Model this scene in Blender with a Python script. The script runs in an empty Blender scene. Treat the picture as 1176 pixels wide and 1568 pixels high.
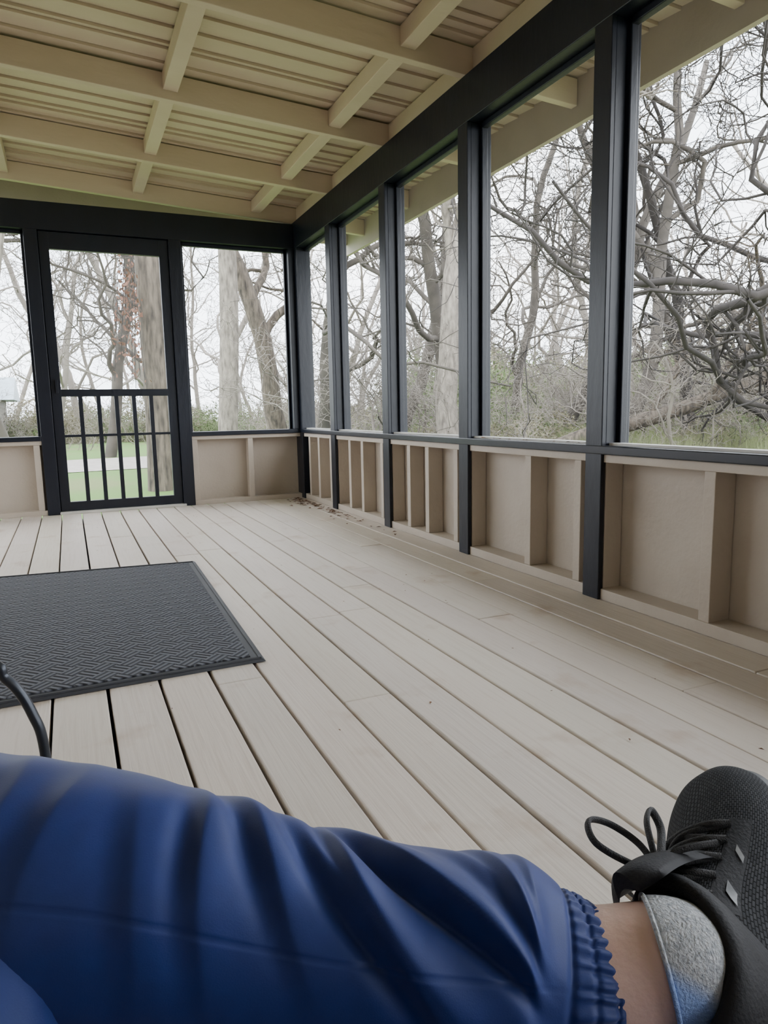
import bpy, math, random
import numpy as np
from mathutils import Vector, Matrix, noise as mnoise
rnd=random.Random(7)
sc=bpy.context.scene
W,D,H=1.72,5.469,0.70
ZS,ZHB,ZHT=0.56,1.953,2.15
SL=0.06
POSTS=[-0.775,0.13,1.036,1.935,2.845,3.74,4.655]
def roofz(x): return ZHT+SL*(W-x)
# ------------------------------------------------------------ materials
def mat(name,col,col2=None,rough=0.6,scale=8.0,stretch=(1,1,1),bump=0.0,bscale=60,detail=6,metal=0,lo=.35,hi=.65,sheen=0,coords='Object',spec=.5):
    m=bpy.data.materials.new(name); m.use_nodes=True; nt=m.node_tree; b=nt.nodes['Principled BSDF']
    b.inputs['Roughness'].default_value=rough; b.inputs['Metallic'].default_value=metal
    b.inputs['Specular IOR Level'].default_value=spec
    if sheen: b.inputs['Sheen Weight'].default_value=sheen
    tc=nt.nodes.new('ShaderNodeTexCoord'); mp=nt.nodes.new('ShaderNodeMapping'); mp.inputs['Scale'].default_value=stretch
    nt.links.new(tc.outputs[coords],mp.inputs['Vector'])
    n=nt.nodes.new('ShaderNodeTexNoise'); n.inputs['Scale'].default_value=scale; n.inputs['Detail'].default_value=detail
    nt.links.new(mp.outputs[0],n.inputs['Vector'])
    r=nt.nodes.new('ShaderNodeValToRGB'); r.color_ramp.elements[0].position=lo; r.color_ramp.elements[1].position=hi
    r.color_ramp.elements[0].color=(*(col2 or [c*.8 for c in col]),1); r.color_ramp.elements[1].color=(*col,1)
    nt.links.new(n.outputs['Fac'],r.inputs['Fac']); nt.links.new(r.outputs['Color'],b.inputs['Base Color'])
    if bump:
        n2=nt.nodes.new('ShaderNodeTexNoise'); n2.inputs['Scale'].default_value=bscale; n2.inputs['Detail'].default_value=5
        nt.links.new(mp.outputs[0],n2.inputs['Vector'])
        bp=nt.nodes.new('ShaderNodeBump'); bp.inputs['Strength'].default_value=bump; bp.inputs['Distance'].default_value=.01
        nt.links.new(n2.outputs['Fac'],bp.inputs['Height']); nt.links.new(bp.outputs[0],b.inputs['Normal'])
    return m
def floor_mat():
    m=mat('floor_paint',(.67,.60,.525),(.61,.54,.47),.5,2.2,(1,.4,1),0,40)
    nt=m.node_tree; b=nt.nodes['Principled BSDF']; tc=[n for n in nt.nodes if n.type=='TEX_COORD'][0]
    def mul(a,bb):
        mx=nt.nodes.new('ShaderNodeMix'); mx.data_type='RGBA'; mx.blend_type='MULTIPLY'; mx.inputs[0].default_value=1
        nt.links.new(a,mx.inputs[6]); nt.links.new(bb,mx.inputs[7]); return mx.outputs[2]
    st=nt.nodes.new('ShaderNodeTexNoise'); st.inputs['Scale'].default_value=5; st.inputs['Detail'].default_value=8; nt.links.new(tc.outputs['Object'],st.inputs[0])
    r=nt.nodes.new('ShaderNodeValToRGB'); r.color_ramp.elements[0].position=.60; r.color_ramp.elements[1].position=.76
    r.color_ramp.elements[0].color=(1,1,1,1); r.color_ramp.elements[1].color=(.76,.66,.57,1); nt.links.new(st.outputs['Fac'],r.inputs[0])
    o=mul(b.inputs['Base Color'].links[0].from_socket,r.outputs[0])
    at=nt.nodes.new('ShaderNodeAttribute'); at.attribute_name='tint'; o=mul(o,at.outputs['Color'])
    mp=nt.nodes.new('ShaderNodeMapping'); mp.inputs['Scale'].default_value=(60,2.2,1); nt.links.new(tc.outputs['Object'],mp.inputs[0])
    g=nt.nodes.new('ShaderNodeTexNoise'); g.inputs['Scale'].default_value=1.6; g.inputs['Detail'].default_value=6; g.inputs['Distortion'].default_value=.8; nt.links.new(mp.outputs[0],g.inputs[0])
    gr=nt.nodes.new('ShaderNodeValToRGB'); gr.color_ramp.elements[0].position=.30; gr.color_ramp.elements[1].position=.50
    gr.color_ramp.elements[0].color=(.93,.91,.89,1); gr.color_ramp.elements[1].color=(1,1,1,1); nt.links.new(g.outputs['Fac'],gr.inputs[0]); o=mul(o,gr.outputs[0])
    nt.links.new(o,b.inputs['Base Color'])
    bp=nt.nodes.new('ShaderNodeBump'); bp.inputs['Strength'].default_value=.35; bp.inputs['Distance'].default_value=.004; nt.links.new(g.outputs['Fac'],bp.inputs['Height']); nt.links.new(bp.outputs[0],b.inputs['Normal'])
    return m
M_floor=floor_mat()
M_tan=mat('tan_paint',(.52,.455,.38),(.47,.405,.335),.6,4,(1,1,1),.2,50)
M_ceil=mat('cream_paint',(.66,.56,.42),(.60,.50,.365),.55,3,(.3,1,1),.2,40)
M_black=mat('black_paint',(.0062,.009,.018),(.0045,.006,.013),.40,6,(1,1,.3),.15,40,spec=.4)
M_sill=mat('sill_paint',(.010,.013,.022),(.008,.010,.016),.25,6)
M_sheen_thresh=mat('sheen_threshold_paint',(.62,.60,.56),(.5,.48,.44),.45,6)  # sill-top sheen as a pale colour; also the door threshold's own paint
M_dark=mat('under_dark',(.010,.009,.008),rough=.9)
def screen_mat():
    m=bpy.data.materials.new('insect_screen'); m.use_nodes=True; nt=m.node_tree
    for n in list(nt.nodes): nt.nodes.remove(n)
    o=nt.nodes.new('ShaderNodeOutputMaterial'); t=nt.nodes.new('ShaderNodeBsdfTransparent'); d=nt.nodes.new('ShaderNodeBsdfDiffuse')
    d.inputs['Color'].default_value=(.34,.35,.36,1); mx=nt.nodes.new('ShaderNodeMixShader'); mx.inputs[0].default_value=.08
    nt.links.new(t.outputs[0],mx.inputs[1]); nt.links.new(d.outputs[0],mx.inputs[2]); nt.links.new(mx.outputs[0],o.inputs['Surface'])
    return m
M_screen=screen_mat()
# ------------------------------------------------------------ mesh builder
class MB:
    def __init__(s): s.v=[];s.f=[];s.m=[]
    def hexa(s,P,mi=0):
        b=len(s.v); s.v+=[tuple(p) for p in P]
        for f in ((0,3,2,1),(4,5,6,7),(0,1,5,4),(1,2,6,5),(2,3,7,6),(3,0,4,7)):
            s.f.append(tuple(b+i for i in f)); s.m.append(mi)
    def box(s,x0,x1,y0,y1,z0,z1,mi=0):
        s.hexa([(x0,y0,z0),(x1,y0,z0),(x1,y1,z0),(x0,y1,z0),(x0,y0,z1),(x1,y0,z1),(x1,y1,z1),(x0,y1,z1)],mi)
    def slope(s,x0,x1,y0,y1,dz0,dz1,mi=0):
        a,b=roofz(x0),roofz(x1)
        s.hexa([(x0,y0,a+dz0),(x1,y0,b+dz0),(x1,y1,b+dz0),(x0,y1,a+dz0),(x0,y0,a+dz1),(x1,y0,b+dz1),(x1,y1,b+dz1),(x0,y1,a+dz1)],mi)
    def grid(s,G,closeu=False,mi=0,flip=False):
        nu=len(G);nv=len(G[0]);b=len(s.v)
        for row in G: s.v+=[tuple(p) for p in row]
        for i in range(nu-1):
            for j in range(nv if closeu else nv-1):
                j2=(j+1)%nv
                q=(b+i*nv+j,b+i*nv+j2,b+(i+1)*nv+j2,b+(i+1)*nv+j)
                s.f.append(q[::-1] if flip else q); s.m.append(mi)
    def fan(s,ring,flip=False,mi=0):
        b=len(s.v); s.v+=[tuple(p) for p in ring]; f=tuple(range(b,b+len(ring)))
        s.f.append(f[::-1] if flip else f); s.m.append(mi)
    def obj(s,name,mats,parent=None,bevel=0,smooth=False,sub=0):
        me=bpy.data.meshes.new(name); me.from_pydata(s.v,[],s.f); me.update()
        if not isinstance(mats,(list,tuple)): mats=[mats]
        for m in mats: me.materials.append(m)
        me.polygons.foreach_set('material_index',s.m)
        if smooth: me.polygons.foreach_set('use_smooth',[True]*len(s.f))
        o=bpy.data.objects.new(name,me); sc.collection.objects.link(o)
        if parent: o.parent=parent
        if bevel:
            md=o.modifiers.new('bev','BEVEL'); md.width=bevel; md.segments=2; md.limit_method='ANGLE'
        return o
def empty(name):
    e=bpy.data.objects.new(name,None); sc.collection.objects.link(e); return e
def catmull(pts,n):
    pts=[np.array(p,float) for p in pts]; P=[2*pts[0]-pts[1]]+pts+[2*pts[-1]-pts[-2]]; out=[]
    for i in range(1,len(P)-2):
        for k in range(n):
            t=k/n; a,b,c,d=P[i-1:i+3]
            out.append(.5*((2*b)+(c-a)*t+(2*a-5*b+4*c-d)*t*t+(-a+3*b-3*c+d)*t**3))
    out.append(pts[-1]); return out
def tube(mb,path,rad,sides=8,mi=0,ref=(0.13,0.21,0.97),cap=True,flat=1.0):
    n=len(path); P=np.array(path,float); T=np.gradient(P,axis=0); T/=np.linalg.norm(T,axis=1)[:,None]+1e-9
    e=np.array(ref,float); G=[]
    prev=None
    for i in range(n):
        if prev is None: a=e-T[i]*(e@T[i])
        else: a=prev-T[i]*(prev@T[i])
        if np.linalg.norm(a)<1e-5: a=np.array([1,0,0.])-T[i]*T[i][0]
        a/=np.linalg.norm(a); prev=a; b=np.cross(T[i],a)
        r=rad[i] if hasattr(rad,'__len__') else rad
        G.append([P[i]+r*(math.cos(q)*a+flat*math.sin(q)*b) for q in [2*math.pi*k/sides for k in range(sides)]])
    mb.grid(G,True,mi)
    if cap: mb.fan(G[0],True,mi); mb.fan(G[-1],False,mi)
    return G
# ------------------------------------------------------------ floor
mb=MB(); pitch=.1292; x=.04-pitch*19; tints=[]
r2=random.Random(3)
while x< W+.02:
    x1=min(x+pitch,W+.02); g=.0028+.003*r2.random() if x<1.0 else .0020+.0015*r2.random()
    ys=[-1.9]; y=-1.9+r2.uniform(.6,2.6)
    while y<D-.5: ys.append(y); y+=r2.choice([2.44,3.05,2.1])
    ys.append(D+.02)
    for a,b in zip(ys[:-1],ys[1:]):
        dz=r2.uniform(-.0015,.0015)
        mb.box(x+g,x1-g,a+.001,b-.001,-.04,dz)
        t=r2.uniform(.94,1.04); tints+=[(t,t*r2.uniform(.985,1.01),t*r2.uniform(.97,1.01),1)]*24
    x+=pitch
fo=mb.obj('floor',M_floor,bevel=.003)
ca=fo.data.color_attributes.new('tint','FLOAT_COLOR','CORNER'); ca.data.foreach_set('color',np.array(tints,dtype=np.float32).ravel())
mb=MB(); mb.box(-2.5,W+.15,-1.95,D+.12,-.30,-.06); mb.obj('deck_substructure',M_dark)
# ------------------------------------------------------------ walls
mb=MB(); y0,y1=-1.9,D
mb.box(W+.092,W+.105,y0,y1+.1,0,.53)
mb.box(W,W+.092,y0,y1,0,.04)
mb.box(W+.0,W+.092,y0,y1,.50,.528)
for i,p in enumerate(POSTS):
    mb.box(W+.012,W+.09,p,p+.085,.04,.50)
    nxt=POSTS[i+1] if i+1<len(POSTS) else D
    c=(p+nxt)/2
    mb.box(W+.004,W+.09,c-.02,c+.02,.04,.50)
    if i>=3: mb.box(W+.004,W+.09,p+.125,p+.163,.04,.50)
    if i in(4,5,6): mb.box(W+.004,W+.09,c+.2,c+.24,.04,.50)
mb.obj('wall_right',M_tan,bevel=.002)
mb=MB()
for a,b in((-2.4,-.18),(.85,W)):
    mb.box(a,b,D+.092,D+.105,0,.53); mb.box(a,b,D,D+.092,0,.035); mb.box(a,b,D,D+.092,.50,.528)
for c in(-1.6,-1.0,-.215,.87,1.30): mb.box(c-.02,c+.02,D+.004,D+.09,.035,.50)
mb.obj('wall_back',M_tan,bevel=.002)
def siding(mb,a,b,fixed,axis,sgn,z1):
    z=0.
    while z<z1-.01:
        e=min(z+.15,z1)
        if axis=='y': P=[(a,fixed,z),(b,fixed,z),(b,fixed-sgn*.01,z),(a,fixed-sgn*.01,z),(a,fixed+sgn*.015,z+.002),(b,fixed+sgn*.015,z+.002),(b,fixed,e),(a,fixed,e)]
        else: P=[(fixed,a,z),(fixed,b,z),(fixed-sgn*.01,b,z),(fixed-sgn*.01,a,z),(fixed+sgn*.015,a,z+.002),(fixed+sgn*.015,b,z+.002),(fixed,b,e),(fixed,a,e)]
        mb.hexa(P); z+=.15
mb=MB(); mb.box(-2.4,W+.1,-1.99,-1.93,0,2.28); siding(mb,-2.4,W,-1.93,'y',1,2.2); mb.obj('wall_rear_added',M_tan)  # unseen rear wall, added to cut light from behind and darken the floor
mb=MB(); mb.box(-2.46,-2.40,-1.93,3.9,0,2.39); siding(mb,-1.93,3.9,-2.40,'x',1,2.39); mb.box(-2.45,-2.37,3.9,D,0,.528); mb.obj('wall_left',M_tan)
mb=MB()
for p in(3.9,4.655,D-.08): mb.box(-2.45,-2.36,p,p+.085,0,roofz(-2.4))
mb.box(-2.45,-2.36,3.9,D,2.2,2.38); mb.box(-2.46,-2.35,3.9,D,.528,ZS)
mb.obj('trim_5',M_black)
mb=MB()
for p in POSTS:
    mb.box(W-.012,W+.008,p,p+.085,0,ZHB)
    mb.box(W+.008,W+.115,p+.002,p+.083,ZS,ZHB)
    mb.box(W+.055,W+.085,p-.018,p+.103,ZS,ZHB)
mb.box(W-.012,W+.10,D-.07,D+.10,0,ZHB)
mb.obj('trim_1',M_black,bevel=.003)
mb=MB(); mb.box(W-.01,W+.10,-1.9,D+.1,ZHB,ZHT)
for p,q in zip(POSTS,POSTS[1:]+[D]): mb.box(W+.055,W+.085,p+.08,q,ZHB-.025,ZHB)
mb.obj('trim_2',M_black,bevel=.003)
mb=MB()
mb.box(W-.014,W+.105,-1.9,D,.528,ZS)
mb.obj('trim_3',M_sill,bevel=.004)
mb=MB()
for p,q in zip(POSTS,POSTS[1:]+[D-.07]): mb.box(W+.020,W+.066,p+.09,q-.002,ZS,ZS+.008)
mb.obj('sill_sheen_strip',M_sheen_thresh)  # added pale strips standing in for light reflecting off the black sill
mb=MB()
for a,b in((-.18,-.095),(.762,.85),(-1.1,-1.0),(-2.4,-2.3)):
    mb.box(a,b,D-.012,D+.10,0,ZHB)
mb.box(-2.4,W-.012,D-.01,D+.10,ZHB,2.137)
mb.box(-2.4,-.18,D-.014,D+.105,.528,ZS); mb.box(.85,W-.012,D-.014,D+.105,.528,ZS)
mb.box(1.66,W-.012,D-.012,D+.1,ZS,ZHB)
for a,b in((-1.0,-.18),(.85,1.66)):
    mb.box(a,a+.02,D+.05,D+.08,ZS,ZHB); mb.box(b-.02,b,D+.05,D+.08,ZS,ZHB); mb.box(a,b,D+.05,D+.08,ZHB-.025,ZHB)
mb.box(-.096,-.070,D+.053,D+.075,0,ZHB); mb.box(.738,.763,D+.053,D+.075,0,ZHB); mb.box(-.096,.763,D+.053,D+.075,1.92,ZHB)
mb.obj('trim_4',M_black,bevel=.003)
def screen(name,axis,c,a,b,z0=ZS,z1=ZHB):
    mb=MB()
    if axis=='x': mb.v=[(c,a,z0),(c,b,z0),(c,b,z1),(c,a,z1)]
    else: mb.v=[(a,c,z0),(b,c,z0),(b,c,z1),(a,c,z1)]
    mb.f=[(0,1,2,3)]; mb.m=[0]; mb.obj(name,M_screen)
k=1
for p,q in zip(POSTS,POSTS[1:]+[D-.07]):
    screen(f'window_{k}','x',W+.07,p+.103,q-.018 if q<5.3 else q); k+=1
screen(f'window_{k}','y',D+.065,-.98,-.2); k+=1
screen(f'window_{k}','y',D+.065,.87,1.64); k+=1
mb=MB(); dl,dr=-.090,.758; t0,t1=D+.012,D+.05
mb.box(dl,-.028,t0,t1,.02,1.948); mb.box(.696,dr,t0,t1,.02,1.948)
mb.box(-.028,.696,t0,t1,1.835,1.948); mb.box(-.028,.696,t0,t1,.835,.885); mb.box(-.028,.696,t0,t1,.02,.085)
mb.box(-.028,.696,t0+.012,t1-.008,.548,.566)
for i in range(1,6):
    c=-.028+.724*i/6; mb.box(c-.014,c+.014,t0+.004,t1-.004,.085,.835)
mb.box(-.06,-.045,t0-.03,t0,.86,.95)
mb.box(-.028,.696,t1-.006,t1-.004,.085,1.835,1)
mb.obj('door_1',[M_black,M_screen],bevel=.002)
mb=MB(); mb.box(-.10,.78,D-.03,D+.1,0,.018); mb.obj('trim_6',M_sheen_thresh,bevel=.003)
# ------------------------------------------------------------ ceiling
mb=MB(); y=-1.95; r3=random.Random(5)
XE=2.33
while y<D+.4:
    w=r3.choice([.05,.07,.12,.12,.14]); e=min(y+w,D+.42)
    a,b=roofz(-2.6),roofz(XE); z=.132
    lo=.010
    mb.hexa([(-2.6,y,a+z-lo),(XE,y,b+z-lo),(XE,e-.004,b+z+.002),(-2.6,e-.004,a+z+.002),(-2.6,y,a+z+.02),(XE,y,b+z+.02),(XE,e,b+z+.02),(-2.6,e,a+z+.02)])
    y=e
mb.slope(-2.65,XE+.03,-1.98,D+.45,.155,.18)
mb.obj('ceiling',M_ceil,bevel=0)
mb=MB()
RY=[-1.85]+[p+.02 for p in POSTS]+[D+.03]
for y in RY: mb.slope(-2.6,XE-.002,y,y+.042,0,.12)
mb.obj('rafters',M_ceil,bevel=.003)
mb=MB()
for a,b in zip(RY[:-1],RY[1:]):
    for c in(1.43,.58,-.27,-1.12,-1.97): mb.slope(c-.035,c+.035,a+.042,b,.04,.12)
    mb.slope(W+.03,W+.07,a+.042,b,0,.12)
mb.obj('ceiling_blocking',M_ceil,bevel=.003)
mb=MB(); mb.box(XE,XE+.03,-1.98,D+.45,2.035,2.27); mb.box(-2.6,XE,D+.42,D+.45,2.12,2.5); mb.obj('fascia_board',M_tan)
# ------------------------------------------------------------ doormat
def rug_mat():
    m=bpy.data.materials.new('mat_rubber'); m.use_nodes=True; nt=m.node_tree; b=nt.nodes['Principled BSDF']; b.inputs['Roughness'].default_value=.85
    N=nt.nodes.new; Lk=nt.links.new
    tc=N('ShaderNodeTexCoord'); mp=N('ShaderNodeMapping'); mp.inputs['Rotation'].default_value=(0,0,math.radians(45)); mp.inputs['Scale'].default_value=(19,19,19); Lk(tc.outputs['Object'],mp.inputs[0])
    w=N('ShaderNodeTexChecker'); w.inputs['Scale'].default_value=1; Lk(mp.outputs[0],w.inputs[0])
    sx=N('ShaderNodeSeparateXYZ'); Lk(mp.outputs[0],sx.inputs[0])
    def rib(o):
        a=N('ShaderNodeMath'); a.operation='MULTIPLY'; a.inputs[1].default_value=2*math.pi*3; Lk(o,a.inputs[0])
        c=N('ShaderNodeMath'); c.operation='SINE'; Lk(a.outputs[0],c.inputs[0])
        d=N('ShaderNodeMath'); d.operation='MULTIPLY_ADD'; d.inputs[1].default_value=.5; d.inputs[2].default_value=.5; Lk(c.outputs[0],d.inputs[0]); return d.outputs[0]
    mx=N('ShaderNodeMix'); Lk(w.outputs['Fac'],mx.inputs[0]); Lk(rib(sx.outputs[0]),mx.inputs[2]); Lk(rib(sx.outputs[1]),mx.inputs[3])
    r=N('ShaderNodeValToRGB'); r.color_ramp.elements[0].color=(.016,.018,.025,1); r.color_ramp.elements[1].color=(.125,.132,.155,1)
    Lk(mx.outputs[0],r.inputs[0]); Lk(r.outputs[0],b.inputs['Base Color'])
    bp=N('ShaderNodeBump'); bp.inputs['Strength'].default_value=.9; bp.inputs['Distance'].default_value=.005; Lk(mx.outputs[0],bp.inputs['Height']); Lk(bp.outputs[0],b.inputs['Normal'])
    return m
M_rug=rug_mat(); M_rub=mat('mat_border',(.045,.048,.058),rough=.6)
mb=MB()
c=[(-1.05,3.50),(.50,3.32),(.46,1.87),(-1.03,1.83)]
C=[np.array(q) for q in c]; ctr=sum(C)/4
def ringz(s,z): return [(*(ctr+(q-ctr)*np.array([1-s,1-s])),z) for q in C]
mb.hexa(ringz(0,.0015)[::-1]+ringz(.008,.008)[::-1],1)
mb.hexa(ringz(.045,.002)[::-1]+ringz(.05,.0115)[::-1],0)
a=ringz(.018,.009)
for i in range(4): tube(mb,[a[i],a[(i+1)%4]],.004,6,1)
mb.obj('doormat',[M_rug,M_rub],bevel=.001)
# ------------------------------------------------------------ leaf litter
M_leaf=mat('dry_leaf',(.20,.09,.035),(.09,.045,.022),.8,30)
r4=random.Random(11)
def leaf(mb,p,s,rr):
    a=rr.uniform(0,6.28); t=rr.uniform(-.5,.5); d=np.array([math.cos(a),math.sin(a),0]); n=np.array([-math.sin(a),math.cos(a),t*.6]); p=np.array(p)
    b=len(mb.v); mb.v+=[tuple(p-d*s),tuple(p+n*s*.45+np.array([0,0,s*.2])),tuple(p+d*s),tuple(p-n*s*.45+np.array([0,0,s*.25]))]; mb.f.append((b,b+1,b+2,b+3)); mb.m.append(0)
mb=MB()
for i in range(150):
    y=D-abs(r4.gauss(0,.7))-.05; x=W-.045-abs(r4.gauss(0,.06))
    leaf(mb,(x,max(1.2,y),.004),r4.uniform(.008,.022),r4)
for i in range(55): leaf(mb,(r4.uniform(0,1.6),r4.uniform(.9,5),.003),r4.uniform(.003,.007),r4)
mb.obj('dry_leaves',M_leaf)
mb=MB()
for i in range(14): leaf(mb,(W+.010+r4.uniform(-.012,.01),r4.uniform(2.05,2.8),ZS+.004),r4.uniform(.006,.012),r4)
mb.obj('dry_leaves.001',M_leaf)
# ------------------------------------------------------------ person
person=empty('person')
M_pants=mat('blue_cloth',(.0125,.031,.155),(.011,.027,.135),.56,40,(1,1,1),.06,900,sheen=.12,spec=.3)
M_skin=mat('skin',(.78,.55,.46),(.72,.49,.41),.5,12,bump=.1,bscale=200)
M_skin.node_tree.nodes['Principled BSDF'].inputs['Subsurface Weight'].default_value=.15
M_skin.node_tree.nodes['Principled BSDF'].inputs['Subsurface Radius'].default_value=(.01,.004,.002)
shin=[(-.10,.564,.353),(.0147,.5059,.3421),(.1214,.4488,.3174),(.2053,.4039,.3052),(.2608,.3778,.297),(.2925,.358,.2925),(.3150,.350,.288)]
rads=[.096,.088,.076,.074,.075,.057,.050]
path=catmull(shin,70); NR=len(path)
rr=[q[0] for q in catmull([(a,0,0) for a in rads],70)]
P=np.array(path); T=np.gradient(P,axis=0); T/=np.linalg.norm(T,axis=1)[:,None]
seg=np.concatenate([[0],np.cumsum(np.linalg.norm(np.diff(P,axis=0),axis=1))]); LEN=seg[-1]
V=np.array([-.2,-.74,.64])
def s_of(px): return (px+60)/975*LEN
folds=[(250,350,.0070,.010,.5),(325,460,.0085,.011,.6),(425,590,.0105,.011,.7),(540,775,.0145,.012,.8),(480,640,.006,.007,.5),(650,850,.007,.009,.6),(85,125,.005,.015,.3),(0,30,.004,.015,.2),(185,245,.0040,.012,.3),(735,810,.005,.006,.5),(785,850,.004,.005,.5)]
def fold(s,phi):
    f=0
    w=.012*mnoise.noise(Vector((s*5,phi*.9,1.7)))
    for k,(a,b,A,wd,gr) in enumerate(folds):
        sc0=s_of(b)+(s_of(a)-s_of(b))*(phi/1.4)+.01*math.sin(phi*1.5+k)
        x=(s+w-sc0)/wd
        env=math.exp(-((phi-.45-.3*math.sin(k*2.1))/(.80))**2)
        f+=A*env*((math.exp(-abs(x/.8)**1.5) if x<0 else math.exp(-(x/2.3)**2)) - gr*math.exp(-((x+1.7)/.9)**2))
    f+=.003*mnoise.noise(Vector((s*9-phi*1.2,phi*.9,4.2)))
    return f
NV=260; mb=MB(); G=[]
def frame(Ti):
    a=V-Ti*(V@Ti); a/=np.linalg.norm(a); b=np.cross(a,Ti)
    if b[2]+.6*b[1]<0: b=-b
    return a,b
a,b=frame(T[0])
for k in range(1,30):
    th=math.pi/2*k/30; rowr=rads[0]*math.sin(th); off=-rads[0]*math.cos(th)
    G.append([P[0]+T[0]*off+(rowr+fold(0,((2*math.pi*j/NV+math.pi)%(2*math.pi))-math.pi)*math.sin(th)**2)*(math.cos(2*math.pi*j/NV)*a+math.sin(2*math.pi*j/NV)*b) for j in range(NV)])
sc_cuff=s_of(855)
for i in range(NR):
    a,b=frame(T[i]); s=seg[i]; row=[]
    for j in range(NV):
        ph=2*math.pi*j/NV; p2=((ph+math.pi)%(2*math.pi))-math.pi
        r=rr[i]
        damp=1/(1+math.exp((s-sc_cuff+.02)/.008))
        r+=fold(s,p2)*damp
        r-=.0014*math.exp(-((p2+.12)/.012)**2)*damp
        if s>sc_cuff:
            q=(s-sc_cuff)/(LEN-sc_cuff)
            r+=.0018*math.sin(math.pi*min(1,q*1.1))*math.cos(ph*40+3*mnoise.noise(Vector((s*60,ph*5,2))))+.0015*math.sin(q*math.pi)
            r-=.0015*(math.exp(-((q-.33)/.05)**2)+math.exp(-((q-.66)/.05)**2))
        r-=.0022*math.exp(-((s-sc_cuff)/.0018)**2)
        row.append(P[i]+r*(math.cos(ph)*a+math.sin(ph)*b))
    G.append(row)
last=G[-1]
for q in(.003,.006): G.append([p+(P[-1]-p)*q/.055-T[-1]*q*1.0 for p in last])
mb.grid(G,True,0,flip=False); mb.fan(G[0],False)
def limb(mb,pts,rad,n=24,sides=64,amp=.006,sd=0,capa=True):
    pa=catmull(pts,n); ra=[q[0] for q in catmull([(r,0,0) for r in rad],n)]
    Pq=np.array(pa);Tq=np.gradient(Pq,axis=0);Tq/=np.linalg.norm(Tq,axis=1)[:,None]
    G=[];e=np.array([.2,.1,1.])
    def row(c,t,r,k,i):
        a=e-t*(e@t);a/=np.linalg.norm(a);b=np.cross(t,a)
        return [c+(r+k*amp*mnoise.noise(Vector((i*.12+math.sin(2*math.pi*j/sides),math.cos(2*math.pi*j/sides)*1.5,sd))))*(math.cos(2*math.pi*j/sides)*a+math.sin(2*math.pi*j/sides)*b) for j in range(sides)]
    for k in range(1,12):
        th=math.pi/2*k/12; G.append(row(Pq[0]-Tq[0]*ra[0]*math.cos(th),Tq[0],ra[0]*math.sin(th),math.sin(th),0))
    for i in range(len(Pq)): G.append(row(Pq[i],Tq[i],ra[i],1,i))
    for k in range(11,0,-1):
        th=math.pi/2*k/12; G.append(row(Pq[-1]+Tq[-1]*ra[-1]*math.cos(th),Tq[-1],ra[-1]*math.sin(th),math.sin(th),len(Pq)))
    mb.grid(G,True); mb.fan(G[0],True); mb.fan(G[-1])
limb(mb,[(-.105,.55,.335),(-.13,.36,.262),(-.12,.14,.268),(-.05,-.05,.275)],[.092,.093,.102,.112],amp=.008)
limb(mb,[(.32,.10,.265),(.22,.0,.265),(.10,-.10,.272),(.02,-.14,.275)],[.09,.093,.102,.112],amp=.008,sd=3)
limb(mb,[(.32,.10,.26),(.18,.18,.25),(.03,.22,.24)],[.085,.068,.055],amp=.006,sd=5)
mb.obj('trousers',M_pants,person,smooth=True)
# shoe frame
Lx=Vector((.6082,.7278,.3158)).normalized(); U=Vector((-.7126,.3247,.6202)); U=(U-Lx*U.dot(Lx)).normalized(); S=Lx.cross(U).normalized()
Ho=Vector((.3977,.2365,.2247)); SK=1.07
def loc(l,s,u): return np.array(Ho+(Lx*l+S*s+U*u)*SK)
Uv=np.array(U)
A0=np.array([.2925,.358,.2925]); C0=loc(.060,0,.100)
mb=MB(); ap=catmull([A0-(C0-A0)*.25,A0,A0*.5+C0*.5,C0,C0-Uv*.03],12); ar=[q[0] for q in catmull([(.0425,0,0),(.0435,0,0),(.0425,0,0),(.038,0,0),(.032,0,0)],12)]
tube(mb,ap,ar,40,cap=True)
mb.obj('ankle',M_skin,person,smooth=True)
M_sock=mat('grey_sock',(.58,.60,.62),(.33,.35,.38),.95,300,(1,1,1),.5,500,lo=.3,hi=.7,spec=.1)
n0=int(len(ap)*.66); sp=ap[n0:]; sr=[ar[i]+.0035 for i in range(n0,len(ap))]
nt=M_sock.node_tree; bb=nt.nodes['Principled BSDF']; src=bb.inputs['Base Color'].links[0].from_socket
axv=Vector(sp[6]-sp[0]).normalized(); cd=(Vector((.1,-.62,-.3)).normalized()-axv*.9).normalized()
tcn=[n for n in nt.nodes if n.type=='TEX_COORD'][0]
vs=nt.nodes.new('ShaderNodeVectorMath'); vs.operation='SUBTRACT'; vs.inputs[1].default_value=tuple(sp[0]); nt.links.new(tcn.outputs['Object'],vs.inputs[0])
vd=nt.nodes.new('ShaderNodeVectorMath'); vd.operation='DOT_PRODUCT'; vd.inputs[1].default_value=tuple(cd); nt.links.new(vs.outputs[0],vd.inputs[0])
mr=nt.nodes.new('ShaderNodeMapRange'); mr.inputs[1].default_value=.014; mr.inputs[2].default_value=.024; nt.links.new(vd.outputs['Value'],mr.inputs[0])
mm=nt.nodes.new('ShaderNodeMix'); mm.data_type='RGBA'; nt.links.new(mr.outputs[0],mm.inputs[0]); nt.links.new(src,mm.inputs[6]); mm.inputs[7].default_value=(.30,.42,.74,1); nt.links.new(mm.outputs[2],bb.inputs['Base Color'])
mb=MB()
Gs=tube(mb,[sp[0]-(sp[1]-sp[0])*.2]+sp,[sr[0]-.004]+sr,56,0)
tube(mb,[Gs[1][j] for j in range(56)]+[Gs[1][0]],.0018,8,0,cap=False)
mb.obj('sock',M_sock,person,smooth=True)
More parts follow.
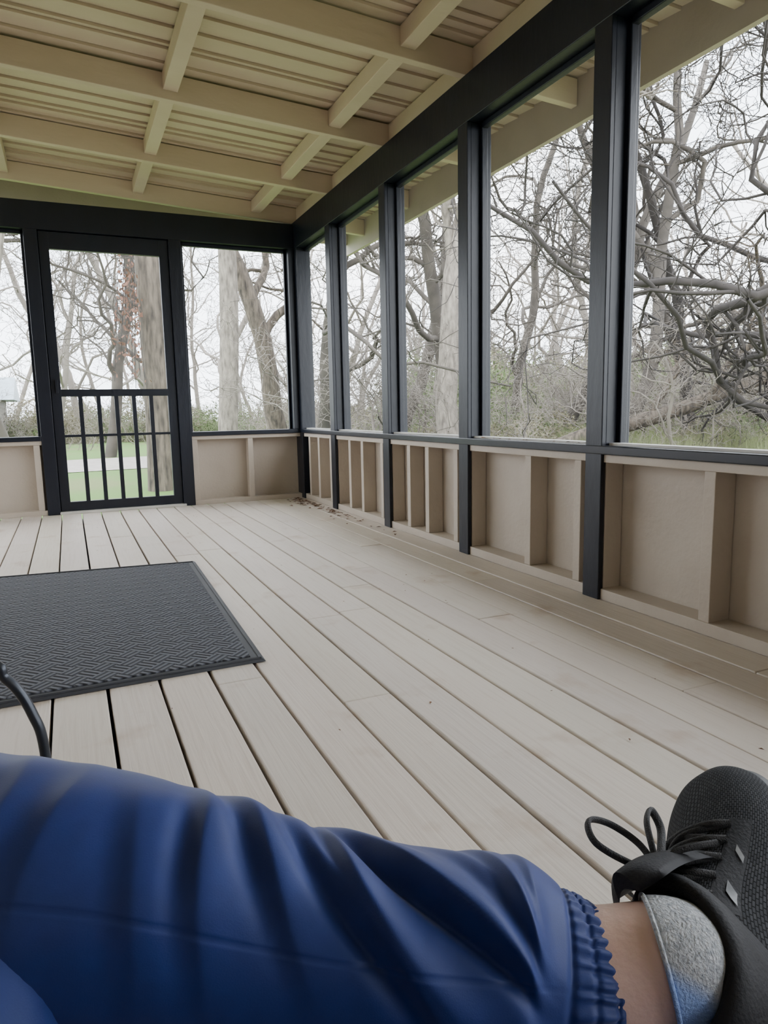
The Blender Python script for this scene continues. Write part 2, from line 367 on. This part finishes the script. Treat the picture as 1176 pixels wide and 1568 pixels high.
tab=[(0,.010,.055),(.006,.022,.075),(.018,.031,.090),(.04,.038,.098),(.07,.041,.100),(.10,.042,.097),(.125,.043,.089),(.15,.046,.078),(.18,.050,.068),(.21,.051,.060),(.235,.047,.053),(.255,.037,.046),(.268,.023,.036),(.273,.008,.026)]
tt=catmull([(a,b,c) for a,b,c in tab],8)
def knit_mat():
    m=bpy.data.materials.new('black_knit'); m.use_nodes=True; nt=m.node_tree; b=nt.nodes['Principled BSDF']; b.inputs['Roughness'].default_value=.85; b.inputs['Specular IOR Level'].default_value=.25
    N=nt.nodes.new; Lk=nt.links.new
    tc=N('ShaderNodeTexCoord'); br=N('ShaderNodeTexBrick'); br.offset=.5; br.inputs['Scale'].default_value=1
    mp=N('ShaderNodeMapping'); mp.inputs['Scale'].default_value=(190,330,1); Lk(tc.outputs['UV'],mp.inputs[0]); Lk(mp.outputs[0],br.inputs[0])
    br.inputs['Color1'].default_value=(.050,.052,.058,1); br.inputs['Color2'].default_value=(.028,.030,.034,1); br.inputs['Mortar'].default_value=(.003,.003,.004,1)
    br.inputs['Mortar Size'].default_value=.14; br.inputs['Mortar Smooth'].default_value=.6; br.inputs['Brick Width'].default_value=1.0; br.inputs['Row Height'].default_value=.7
    Lk(br.outputs['Color'],b.inputs['Base Color'])
    bp=N('ShaderNodeBump'); bp.invert=True; bp.inputs['Strength'].default_value=.5; bp.inputs['Distance'].default_value=.0015
    Lk(br.outputs['Fac'],bp.inputs['Height']); Lk(bp.outputs[0],b.inputs['Normal'])
    return m
M_knit=knit_mat(); M_shoe=mat('black_shoe_fabric',(.013,.013,.016),(.009,.009,.011),.65,60,bump=.15,bscale=400,spec=.3)
M_sole=mat('sole_rubber',(.03,.03,.033),(.02,.02,.022),.5,30); M_silver=mat('grey_print',(.24,.245,.25),(.13,.135,.14),.4,80,metal=.3)
shoe=MB(); G=[]
NS=48
def sect(l,w,h,al,off=0):
    cx_=math.cos(al); sx=max(0,math.sin(al)); tri=max(0,1-abs(l-.11)/.09)*.28
    ww=(w+off)*(abs(cx_)**.75)*(1 if cx_>0 else -1)*(1-tri*sx)
    return loc(l,ww,.012+(h-.012+off)*(sx**.8))
for (l,w,h) in tt: G.append([sect(l,w,h,math.pi*k/NS) for k in range(NS+1)])
shoe.grid(G,False,0)
keep=[]
nv=NS+1
for idx,fc in enumerate(shoe.f):
    i,j=divmod(fc[0],nv); l=tt[i][0]; al=math.pi*(j+.5)/NS
    if .018<l<.104 and .95<al<math.pi-.95: continue
    keep.append(idx)
shoe.f=[shoe.f[i] for i in keep]; shoe.m=[0]*len(shoe.f)
uo=shoe.obj('left_shoe_upper',M_knit,person,smooth=True)
uv=uo.data.uv_layers.new(name='UVMap')
for poly in uo.data.polygons:
    for li,vi in zip(poly.loop_indices,poly.vertices):
        i,j=divmod(vi,nv); uv.data[li].uv=(tt[i][0],j/NS*.18)
sol=uo.modifiers.new('s','SOLIDIFY'); sol.thickness=.002
mb=MB()
def outline(g,u):
    return [loc(l,w+g,u(l)) for l,w,h in tt]+[loc(l,-w-g,u(l)) for l,w,h in reversed(tt)]
spring=lambda l:.012*max(0,(l-.2)/.07)**2
rings=[outline(.0,lambda l:-.012+spring(l)),outline(.004,lambda l:-.008+spring(l)),outline(.0055,lambda l:.004+spring(l)*.7),outline(.004,lambda l:.010+spring(l)*.5),outline(.0045,lambda l:.016+spring(l)*.4),outline(.001,lambda l:.022+spring(l)*.3)]
mb.grid([r+[r[0]] for r in rings],False,0); mb.fan(rings[0]); mb.fan(rings[-1],True)
mb.obj('left_shoe_sole',M_sole,person,smooth=True)
mb=MB(); G=[]
for off,du in((-.004,-.016),(-.006,-.006),(-.0045,.001),(0,.005),(.005,.004),(.0085,-.001),(.0095,-.009),(.0085,-.020),(.006,-.034),(.003,-.058)):
    row=[]
    for k in range(64):
        q=2*math.pi*k/64; cl=math.cos(q); sl=math.sin(q)
        row.append(loc(.060+(.046+off)*cl,(.0365+off)*sl,.094+.012*cl+.010*cl*cl+.004*max(0,sl)+du))
    G.append(row)
mb.grid(G,True,0,flip=True)
G=[]
for i in range(17):
    t=i/16; l=.152-.052*t-.010*t*t; u=.082+.066*t+.004*math.sin(t*3)
    wv=.026*(1-.06*t)*(1 if t<.8 else math.sqrt(max(0.15,1-((t-.8)/.22)**2)))
    G.append([loc(l-.006*(k/6)**2,wv*k/6,u-.010*(k/6)**2) for k in range(-6,7)])
Lv=np.array(Lx); nrm=(Lv*.75+Uv*.66)
th=[.003+.003*min(1,i/10) for i in range(17)]
top=[[p+nrm*th[i] *(1-(abs(k-6)/6)**3) for k,p in enumerate(r)] for i,r in enumerate(G)]
bot=[[p-nrm*th[i]*(1-(abs(k-6)/6)**3) for k,p in enumerate(r)] for i,r in enumerate(G)]
loop=[t_+b_[::-1] for t_,b_ in zip(top,bot)]
mb.grid(loop,True,0); mb.fan(loop[-1])
mb.obj('left_shoe_collar_tongue',M_shoe,person,smooth=True)
def surf(l,al,off=.0):
    for i in range(len(tt)-1):
        if tt[i+1][0]>=l: break
    t=(l-tt[i][0])/(tt[i+1][0]-tt[i][0]+1e-9); w=tt[i][1]*(1-t)+tt[i+1][1]*t; h=tt[i][2]*(1-t)+tt[i+1][2]*t
    return sect(l,w,h,al,off)
mb=MB()
for sg in(1,-1):
    G=[]
    for i in range(19):
        l=.098+.087*i/18
        G.append([surf(l,(math.pi/2)-sg*(math.pi/2-(.62+.36*k/8)),.0022) for k in range(9)])
    mb.grid(G,mi=0,flip=(sg<0))
    for l,wd in((.110,.005),(.146,.003)):
        G=[]
        for i in range(5):
            G.append([surf(l-wd+2*wd*i/4+.010*k/4,math.pi/2-sg*(math.pi/2-(.66+.13*k/4)),.0032) for k in range(5)])
        mb.grid(G,mi=1,flip=(sg<0))
mb.obj('left_shoe_eyestay',[M_shoe,M_silver],person,smooth=True)
mb=MB()
ls=[.108,.126,.144,.162,.178]
for i,l in enumerate(ls):
    tube(mb,catmull([surf(l,.95,.004),surf(l-.002,1.25,.007),surf(l-.002,math.pi/2,.0085),surf(l-.002,math.pi-1.25,.007),surf(l,math.pi-.95,.004)],6),.0032,8,flat=.55)
    if i<4:
        l2=ls[i+1]
        tube(mb,catmull([surf(l,.95,.004),surf((l+l2)/2,math.pi/2,.0075),surf(l2,math.pi-.95,.004)],8),.003,8,flat=.5)
        tube(mb,catmull([surf(l2,.95,.004),surf((l+l2)/2,math.pi/2,.0095),surf(l,math.pi-.95,.004)],8),.003,8,flat=.5)
K=loc(.122,0,.108)
def kk(a,b,c): return K+Lv*a+np.array(S)*b+Uv*c
tube(mb,[kk(-.006,.0,0),kk(.0,.002,.003),kk(.007,0,0)],.006,10)
tube(mb,catmull([kk(0,0,0),kk(.020,-.006,.014),kk(.030,-.016,.036),kk(.020,-.018,.056),kk(.002,-.016,.050),kk(-.002,-.008,.020),kk(0,0,0)],10),.0034,8,flat=.6)
tube(mb,catmull([kk(0,0,0),kk(.014,.004,.010),kk(.034,.006,.016),kk(.052,.004,.008),kk(.046,.0,-.006),kk(.022,.0,-.004),kk(0,0,0)],10),.0034,8,flat=.6)
tube(mb,catmull([kk(0,0,0),kk(-.004,-.02,.004),kk(.006,-.04,-.004),kk(.014,-.05,-.02)],8),.0028,8,flat=.6)
tube(mb,catmull([kk(0,0,0),kk(.010,.016,.0),kk(.016,.030,-.010),kk(.022,.04,-.022)],8),.0028,8,flat=.6)
mb.obj('left_shoe_laces',mat('black_lace',(.02,.02,.022),rough=.6,bump=.4,bscale=900),person,smooth=True)
# low lounger
M_metal=mat('dark_metal',(.05,.055,.065),(.035,.04,.05),.35,20,metal=.6)
M_cush=mat('grey_cushion',(.16,.16,.17),rough=.9,bump=.3,bscale=300)
mb=MB(); mb.box(-.36,.40,-1.0,.60,.10,.155,1)
for x in(-.34,.38):
    tube(mb,[(x,-1.0,.12),(x,.58,.12)],.014,10)
    for y in(-.85,.45): tube(mb,[(x,y,.12),(x,y,0)],.013,10)
mb.obj('low_lounger',[M_metal,M_cush],bevel=.01)
mb=MB(); ax=np.array([-.94,.34,0]); bx_=np.array([-.34,-.94,0]); o0=np.array([-.060,.965,0])
for off in(0,.36):
    q=lambda u,z: o0+bx_*off+ax*u+np.array([0,0,z])
    tube(mb,catmull([q(.52,0),q(.52,.33),q(.49,.375),q(.44,.392),q(.09,.392),q(.04,.368),q(.012,.32),q(0,.25),q(0,0)],8),.0065,12)
for u in(.12,.44): tube(mb,[o0+ax*u+np.array([0,0,.385]),o0+bx_*.36+ax*u+np.array([0,0,.385])],.006,10)
G=[[o0+ax*(.12+.31*i/10)+bx_*(.02+.32*j/8)+np.array([0,0,.388-.02*math.sin(math.pi*i/10)]) for j in range(9)] for i in range(11)]
mb.grid(G,mi=1)
mb.obj('patio_footstool',[M_metal,M_cush],smooth=True)
# ------------------------------------------------------------ outdoors
M_field=mat('dry_field',(.15,.18,.075),(.12,.12,.065),.95,.5,(1,1,1),.8,30)
M_grass=mat('grass',(.09,.19,.028),(.13,.17,.05),.9,.5,(1,1,1),.8,30,lo=.38,hi=.52)
M_path=mat('gravel',(.44,.41,.37),(.34,.31,.28),.9,6,bump=.6,bscale=60)
M_bark=mat('bark',(.18,.145,.11),(.034,.027,.022),.9,22,(1,1,.22),1.0,50,lo=.3,hi=.7)
M_bark2=mat('pale_bark',(.34,.30,.25),(.11,.093,.078),.9,20,(1,1,.3),1.0,50,lo=.3,hi=.7)
M_mid=mat('mid_bark',(.11,.095,.08),(.065,.056,.048),.95,4)
M_haze_bark=mat('far_bark',(.25,.22,.19),(.18,.157,.135),.95,2)  # paler than near bark: distance haze is put into the colour
M_dk=mat('twig_bark',(.045,.038,.034),(.025,.021,.019),.9,6)
M_brush=mat('brush_leaf',(.25,.23,.14),(.19,.165,.11),.95,.8)  # tan-olive thicket colour with some distance haze painted in
M_brush2=mat('juniper_leaf',(.09,.15,.045),(.15,.17,.08),.95,.6)
M_tallgrass=mat('tall_grass',(.24,.26,.12),(.17,.21,.085),.95,.7)
M_red=mat('red_leaf',(.22,.11,.075),(.16,.08,.05),.9,3)
mb=MB(); N=60
def gz(x,y): return -.32-.018*max(0,x-3)+.25*mnoise.noise(Vector((x*.05,y*.05,0)))
G=[[(-60+160*(i/N),-20+140*(j/N),min(-.31,gz(-60+160*i/N,-20+140*j/N))) for j in range(N+1)] for i in range(N+1)]
mb.grid(G,flip=True); mb.obj('ground',M_field,smooth=True)
mb=MB(); mb.grid([[(x_,y_,-.300) for y_ in(5.7,12,20,28+math.sin(x_))] for x_ in np.linspace(-14,5.5,20)],flip=True); mb.obj('lawn',M_grass)
mb=MB(); G=[[(x_,y_,-.29) for y_ in(13.5+.6*math.sin(x_*.2)+0.02*x_,17+.8*math.sin(x_*.2+.4))] for x_ in np.linspace(-14,6,30)]
mb.grid(G,flip=True); mb.obj('gravel_drive',M_path)
def tree_mesh(name,seed,h,r0,levels=4,lean=(0,0),trunk=.35,nb=(7,8,7,4),wig=.28,up=.15,mats=None,spread=1.0,lenf=(.55,.5,.45,.4),minr=.006,trunkwig=.12,taper0=.6):
    R=random.Random(seed); Vv=[];Ff=[]; off=[0]
    def add(pts,rad,sides):
        P=np.array(pts); T=np.gradient(P,axis=0); T/=np.linalg.norm(T,axis=1)[:,None]+1e-9
        ref=np.array([.31,.17,.93]) if abs(T[0][2])<.8 else np.array([.9,.3,.1])
        A=ref-T*(T@ref)[:,None]; A/=np.linalg.norm(A,axis=1)[:,None]+1e-9; B=np.cross(T,A)
        q=np.arange(sides)*2*math.pi/sides; Rr=np.array(rad)[:,None,None]
        ring=P[:,None,:]+Rr*(np.cos(q)[None,:,None]*A[:,None,:]+np.sin(q)[None,:,None]*B[:,None,:])
        n=len(P); i=np.arange(n-1)[:,None]*sides; j=np.arange(sides)[None,:]; j2=(j+1)%sides
        Vv.append(ring.reshape(-1,3)); Ff.append((off[0]+np.stack([i+j,i+j2,i+sides+j2,i+sides+j],-1)).reshape(-1,4)); off[0]+=n*sides
    def grow(p,d,L,r,lev):
        ns=(14,12,9,6,4)[lev]; sides=(14,8,5,3,3)[lev]
        pts=[p];rad=[r];dd=np.array(d,float);q=np.array(p,float)
        w=trunkwig if lev==0 else wig*(1+.25*lev)
        for k in range(ns):
            dd=dd+np.array([R.gauss(0,w),R.gauss(0,w),R.gauss(0,w*.8)+up*(.6 if lev else .3)*(1 if lev<3 else .3)]); dd/=np.linalg.norm(dd)
            q=q+dd*L/ns; pts.append(q.copy()); t=(k+1)/ns; rad.append(max(minr*.6,r*(1-.72*t)) if lev else r*(1-taper0*t))
        add(pts,rad,sides)
        if lev+1>=levels: return
        n=nb[lev]
        for k in range(n):
            t=(trunk+(1-trunk)*(k+R.random()*.8)/n) if lev==0 else .18+.82*(k+R.random())/n
            t=min(t,.99); x=t*ns; i=int(x); f=x-i; pos=np.array(pts[i])*(1-f)+np.array(pts[i+1])*f
            rr_=rad[i]*(1-f)+rad[i+1]*f; ax=np.array(pts[i+1])-np.array(pts[i]); ax/=np.linalg.norm(ax)
            pr=np.array([R.gauss(0,1) for _ in range(3)]); pr-=ax*(pr@ax); pr/=np.linalg.norm(pr)
            an=R.uniform(.6,1.15)*spread
            nd=ax*math.cos(an)+pr*math.sin(an)
            grow(pos,nd,L*lenf[lev]*R.uniform(.7,1.25)*(1-.35*t if lev else 1.1-.3*t),max(minr,rr_*R.uniform(.4,.62)),lev+1)
    d=np.array([lean[0],lean[1],1.]); d/=np.linalg.norm(d)
    grow(np.array([0.,0.,-.1]),d,h,r0,0)
    V_=np.concatenate(Vv);F_=np.concatenate(Ff)
    me=bpy.data.meshes.new(name); me.vertices.add(len(V_)); me.vertices.foreach_set('co',V_.ravel()); me.loops.add(F_.size); me.loops.foreach_set('vertex_index',F_.ravel().astype(np.int32))
    me.polygons.add(len(F_)); me.polygons.foreach_set('loop_start',np.arange(len(F_),dtype=np.int32)*4); me.polygons.foreach_set('loop_total',np.full(len(F_),4,dtype=np.int32))
    me.polygons.foreach_set('use_smooth',np.ones(len(F_),dtype=bool)); me.update(calc_edges=True)
    me.materials.append(mats); return me
def place(me,name,loc_,rot=0,scl=1,parent=None):
    o=bpy.data.objects.new(name,me); sc.collection.objects.link(o); o.location=loc_; o.rotation_euler=(0,0,rot); o.scale=(scl,)*3 if not hasattr(scl,'__len__') else scl
    if parent: o.parent=parent
    return o
def azp(az,d,z): return (d*math.sin(math.radians(az)),d*math.cos(math.radians(az)),z)
place(tree_mesh('t1',1,9.5,.175,4,(.0,.0),.42,mats=M_bark,trunkwig=.03,taper0=.35),'bare_tree',(1.06,9.6,-.3))
place(tree_mesh('t2',2,11,.17,4,(0,0),.5,mats=M_bark2,trunkwig=.03,taper0=.4),'bare_tree',(2.40,11.9,-.3))
place(tree_mesh('t3',3,10,.18,4,(0,0),.45,mats=M_bark2,trunkwig=.05,taper0=.4),'bare_tree',(-.95,8.9,-.3))
place(tree_mesh('t4',4,9,.18,4,(-.05,.0),.28,mats=M_bark2,wig=.34,trunkwig=.08),'bare_tree',(5.35,9.4,-.4))
place(tree_mesh('t5',5,9,.19,4,(.28,.0),.25,mats=M_bark,wig=.34,trunkwig=.14),'bare_tree',(3.6,13.0,-.4))
t6=tree_mesh('t6',6,7.5,.16,4,(-.35,.1),.16,nb=(8,8,8,5),mats=M_dk,wig=.36,trunkwig=.15,up=.05,lenf=(.66,.5,.45,.4))
place(t6,'bare_tree',(8.6,4.6,-.5))
t9=tree_mesh('t9',14,8,.14,4,(-.25,.12),.14,nb=(9,9,8,4),mats=M_dk,wig=.34,trunkwig=.15,up=.07,lenf=(.64,.50,.45,.4),minr=.007)
place(t9,'bare_tree',azp(55.5,12.0,-.7))
t8=tree_mesh('t8',9,8,.12,4,(-.1,.0),.15,nb=(8,8,7,4),mats=M_dk,wig=.36)
place(t8,'bare_tree',(10.5,9.4,-.6))
t10=tree_mesh('t10',31,7.5,.14,4,(2.6,-1.9),.30,nb=(8,7,6,4),mats=M_bark,wig=.30,trunkwig=.07,up=.10,lenf=(.34,.5,.45,.4),taper0=.45)
place(t10,'bare_tree',(5.2,9.3,-.35))
mt=[tree_mesh(f'm{i}',60+i,8.5,.13,4,(R_,0),.22,nb=(8,8,8,4),mats=M_mid,wig=.34,trunkwig=.13,minr=.007) for i,R_ in enumerate((.2,-.25,.05))]
for i,(az,d) in enumerate(((43,12.5),(37.5,15),(30.5,13),(25,16),(19,13.5),(9,17),(2.5,18),(-3.5,18.5),(48,15),(34,19))):
    place(mt[i%3],'bare_tree',azp(az,d,-.6),i*1.9,1+.05*(i%4))
mb=MB(); rv=random.Random(8)
for st in range(16):
    x0=.78+rv.uniform(-.16,.16); y0=9.35+rv.uniform(-.2,.1); z0=2.55+rv.uniform(-.3,.25); L=rv.uniform(.5,1.5); sx=rv.uniform(-.15,.15)
    tube(mb,[(x0+sx*t,y0,z0-L*t) for t in(0,.5,1)],.004,4,1)
    for k in range(int(L*26)):
        t=rv.random(); p=np.array([x0+sx*t+rv.gauss(0,.03),y0+rv.gauss(0,.03),z0-L*t]); s=rv.uniform(.02,.04); n=np.array([rv.gauss(0,1) for _ in range(3)])*s; m_=np.array([rv.gauss(0,.5),rv.gauss(0,.5),-1])*s
        b=len(mb.v); mb.v+=[tuple(p),tuple(p+m_*.5+n*.4),tuple(p+m_*1.3),tuple(p+m_*.5-n*.4)]; mb.f.append((b,b+1,b+2,b+3)); mb.m.append(0)
mb.obj('dried_vine',[M_red,M_dk])
# woodland background
tl=empty('woodland')
far=[tree_mesh(f'far{i}',20+i,9,.11,4,(R_,0),.2,nb=(7,6,6,3),mats=M_haze_bark,wig=.3,minr=.010) for i,R_ in enumerate((0,.15,-.2,.1))]
r5=random.Random(21)
for i in range(58):
    az=-14+80*(i+r5.random())/58; dist=r5.uniform(24,55)
    x_=dist*math.sin(math.radians(az)); y_=dist*math.cos(math.radians(az))
    if -8<az<-1 and dist<30: dist+=10
    place(far[i%4],'background_tree',(x_,y_,-.5-.012*dist),r5.uniform(0,6.28),r5.uniform(.8,1.2)*(1+.004*dist),tl)
def shrub(name,seed,n,size,ls,mt):
    R=np.random.RandomState(seed); lob=R.randn(9,3)*np.array([.42,.42,.28])+np.array([0,0,.5]); lr=R.uniform(.3,.5,9)
    k=R.randint(0,9,n); dirv=R.randn(n,3); dirv/=np.linalg.norm(dirv,axis=1)[:,None]; c=lob[k]+dirv*(lr[k]*R.uniform(.55,1.05,n))[:,None]
    c[:,2]=np.abs(c[:,2]); a=R.randn(n,3)*ls; b=R.randn(n,3)*ls*.5
    Vt=np.stack([c-a,c+b,c+a],1).reshape(-1,3)*np.array(size)
    me=bpy.data.meshes.new(name); me.from_pydata(Vt.tolist(),[],[(3*i,3*i+1,3*i+2) for i in range(n)]); me.materials.append(mt); return me
sh=[shrub('sh0',1,4500,(1,1,1),.028,M_brush),shrub('sh1',2,4500,(1,1,1),.028,M_brush),shrub('sh2',3,5000,(1,1,1.1),.026,M_brush2),shrub('sh3',4,4500,(1,1,1),.026,M_brush2)]
br=[tree_mesh(f'br{i}',40+i,2.6,.03,4,(.2*i-.2,0),.03,nb=(9,6,5,3),mats=M_haze_bark,wig=.35,up=.2,lenf=(.8,.55,.5,.4),minr=.005,trunkwig=.25) for i in range(3)]
for i in range(230):
    az=r5.uniform(-12,66) if i%3 else r5.uniform(20,64); dist=r5.uniform(18,46)
    if az<16: dist=max(dist,28)
    if i%3==0 and az>20: dist=r5.uniform(11,17)
    x_=dist*math.sin(math.radians(az)); y_=dist*math.cos(math.radians(az)); z_=-.45-.014*dist
    k=.050*dist*(1.5 if az>28 else .75)*(1 if dist>18 else .70)
    place(sh[i%2 if r5.random()<.55 else 2+i%2],'shrub',(x_,y_,z_),r5.uniform(0,6.28),(k*r5.uniform(.9,1.8),k*r5.uniform(.9,1.8),k*r5.uniform(.8,1.5)),tl)
for i in range(100):
    az=r5.uniform(14,64) if i%4 else r5.uniform(-12,14); dist=r5.uniform(9.5,20)
    if az<16: dist+=12
    place(br[i%3],'brush_twigs',(dist*math.sin(math.radians(az)),dist*math.cos(math.radians(az)),-.6-.01*dist),r5.uniform(0,6.28),r5.uniform(.6,1.2),tl)
R=np.random.RandomState(5); n=3500
bx=R.uniform(0,1.2,n);by=R.uniform(0,1.2,n);hh=R.uniform(.25,.75,n);lx=R.randn(n)*.12;ly=R.randn(n)*.12
Vt=np.stack([np.stack([bx-.006,by,bx*0],1),np.stack([bx+.006,by,bx*0],1),np.stack([bx+lx,by+ly,hh],1)],1).reshape(-1,3)
me=bpy.data.meshes.new('grass_clump'); me.from_pydata(Vt.tolist(),[],[(3*i,3*i+1,3*i+2) for i in range(n)]); me.materials.append(M_tallgrass)
for i in range(90):
    az=r5.uniform(24,66); dist=r5.uniform(10,17)
    place(me,'grass_clump',(dist*math.sin(math.radians(az)),dist*math.cos(math.radians(az)),-.45-.012*dist),r5.uniform(0,6.28),r5.uniform(.8,1.4),tl)
mb=MB(); mb.box(-5.2,-2.0,26,29,-1,1.30,0)
b=len(mb.v); mb.v+=[(-5.5,25.7,1.25),(-1.55,25.7,1.25),(-1.55,29.3,1.25),(-5.5,29.3,1.25),(-5.5,27.5,2.05),(-1.55,27.5,2.05)]
for f in((0,1,5,4),(2,3,4,5),(1,2,5),(3,0,4)): mb.f.append(tuple(b+i for i in f)); mb.m.append(1)
mb.obj('distant_shed',[mat('shed_wall',(.28,.26,.23)),mat('metal_roof',(.45,.56,.64),rough=.4)])
# ------------------------------------------------------------ world + camera
w=bpy.data.worlds.new('overcast'); sc.world=w; w.use_nodes=True; nt=w.node_tree; bg=nt.nodes['Background']
tc=nt.nodes.new('ShaderNodeTexCoord'); n=nt.nodes.new('ShaderNodeTexNoise'); n.inputs['Scale'].default_value=2.2; n.inputs['Detail'].default_value=4
nt.links.new(tc.outputs['Generated'],n.inputs[0]); r=nt.nodes.new('ShaderNodeValToRGB'); r.color_ramp.elements[0].position=.3; r.color_ramp.elements[1].position=.7
r.color_ramp.elements[0].color=(.76,.85,.96,1); r.color_ramp.elements[1].color=(.97,.98,1,1)
nt.links.new(n.outputs['Fac'],r.inputs[0]); nt.links.new(r.outputs[0],bg.inputs[0]); bg.inputs[1].default_value=8.8
cam=bpy.data.cameras.new('camera'); co=bpy.data.objects.new('camera',cam); sc.collection.objects.link(co); sc.camera=co
yaw,pit,rol=.4197,.1457,-.0197
f=Vector((math.sin(yaw)*math.cos(pit),math.cos(yaw)*math.cos(pit),-math.sin(pit))); r_=Vector((math.cos(yaw),-math.sin(yaw),0)); u_=r_.cross(f)
R2=r_*math.cos(rol)+u_*math.sin(rol); U2=-r_*math.sin(rol)+u_*math.cos(rol)
Mx=Matrix((R2,U2,-f)).transposed().to_4x4(); Mx.translation=Vector((0,0,H)); co.matrix_world=Mx
cam.sensor_fit='VERTICAL'; cam.sensor_height=36; cam.lens=36*1067.9/1568; cam.clip_start=.02; cam.clip_end=500
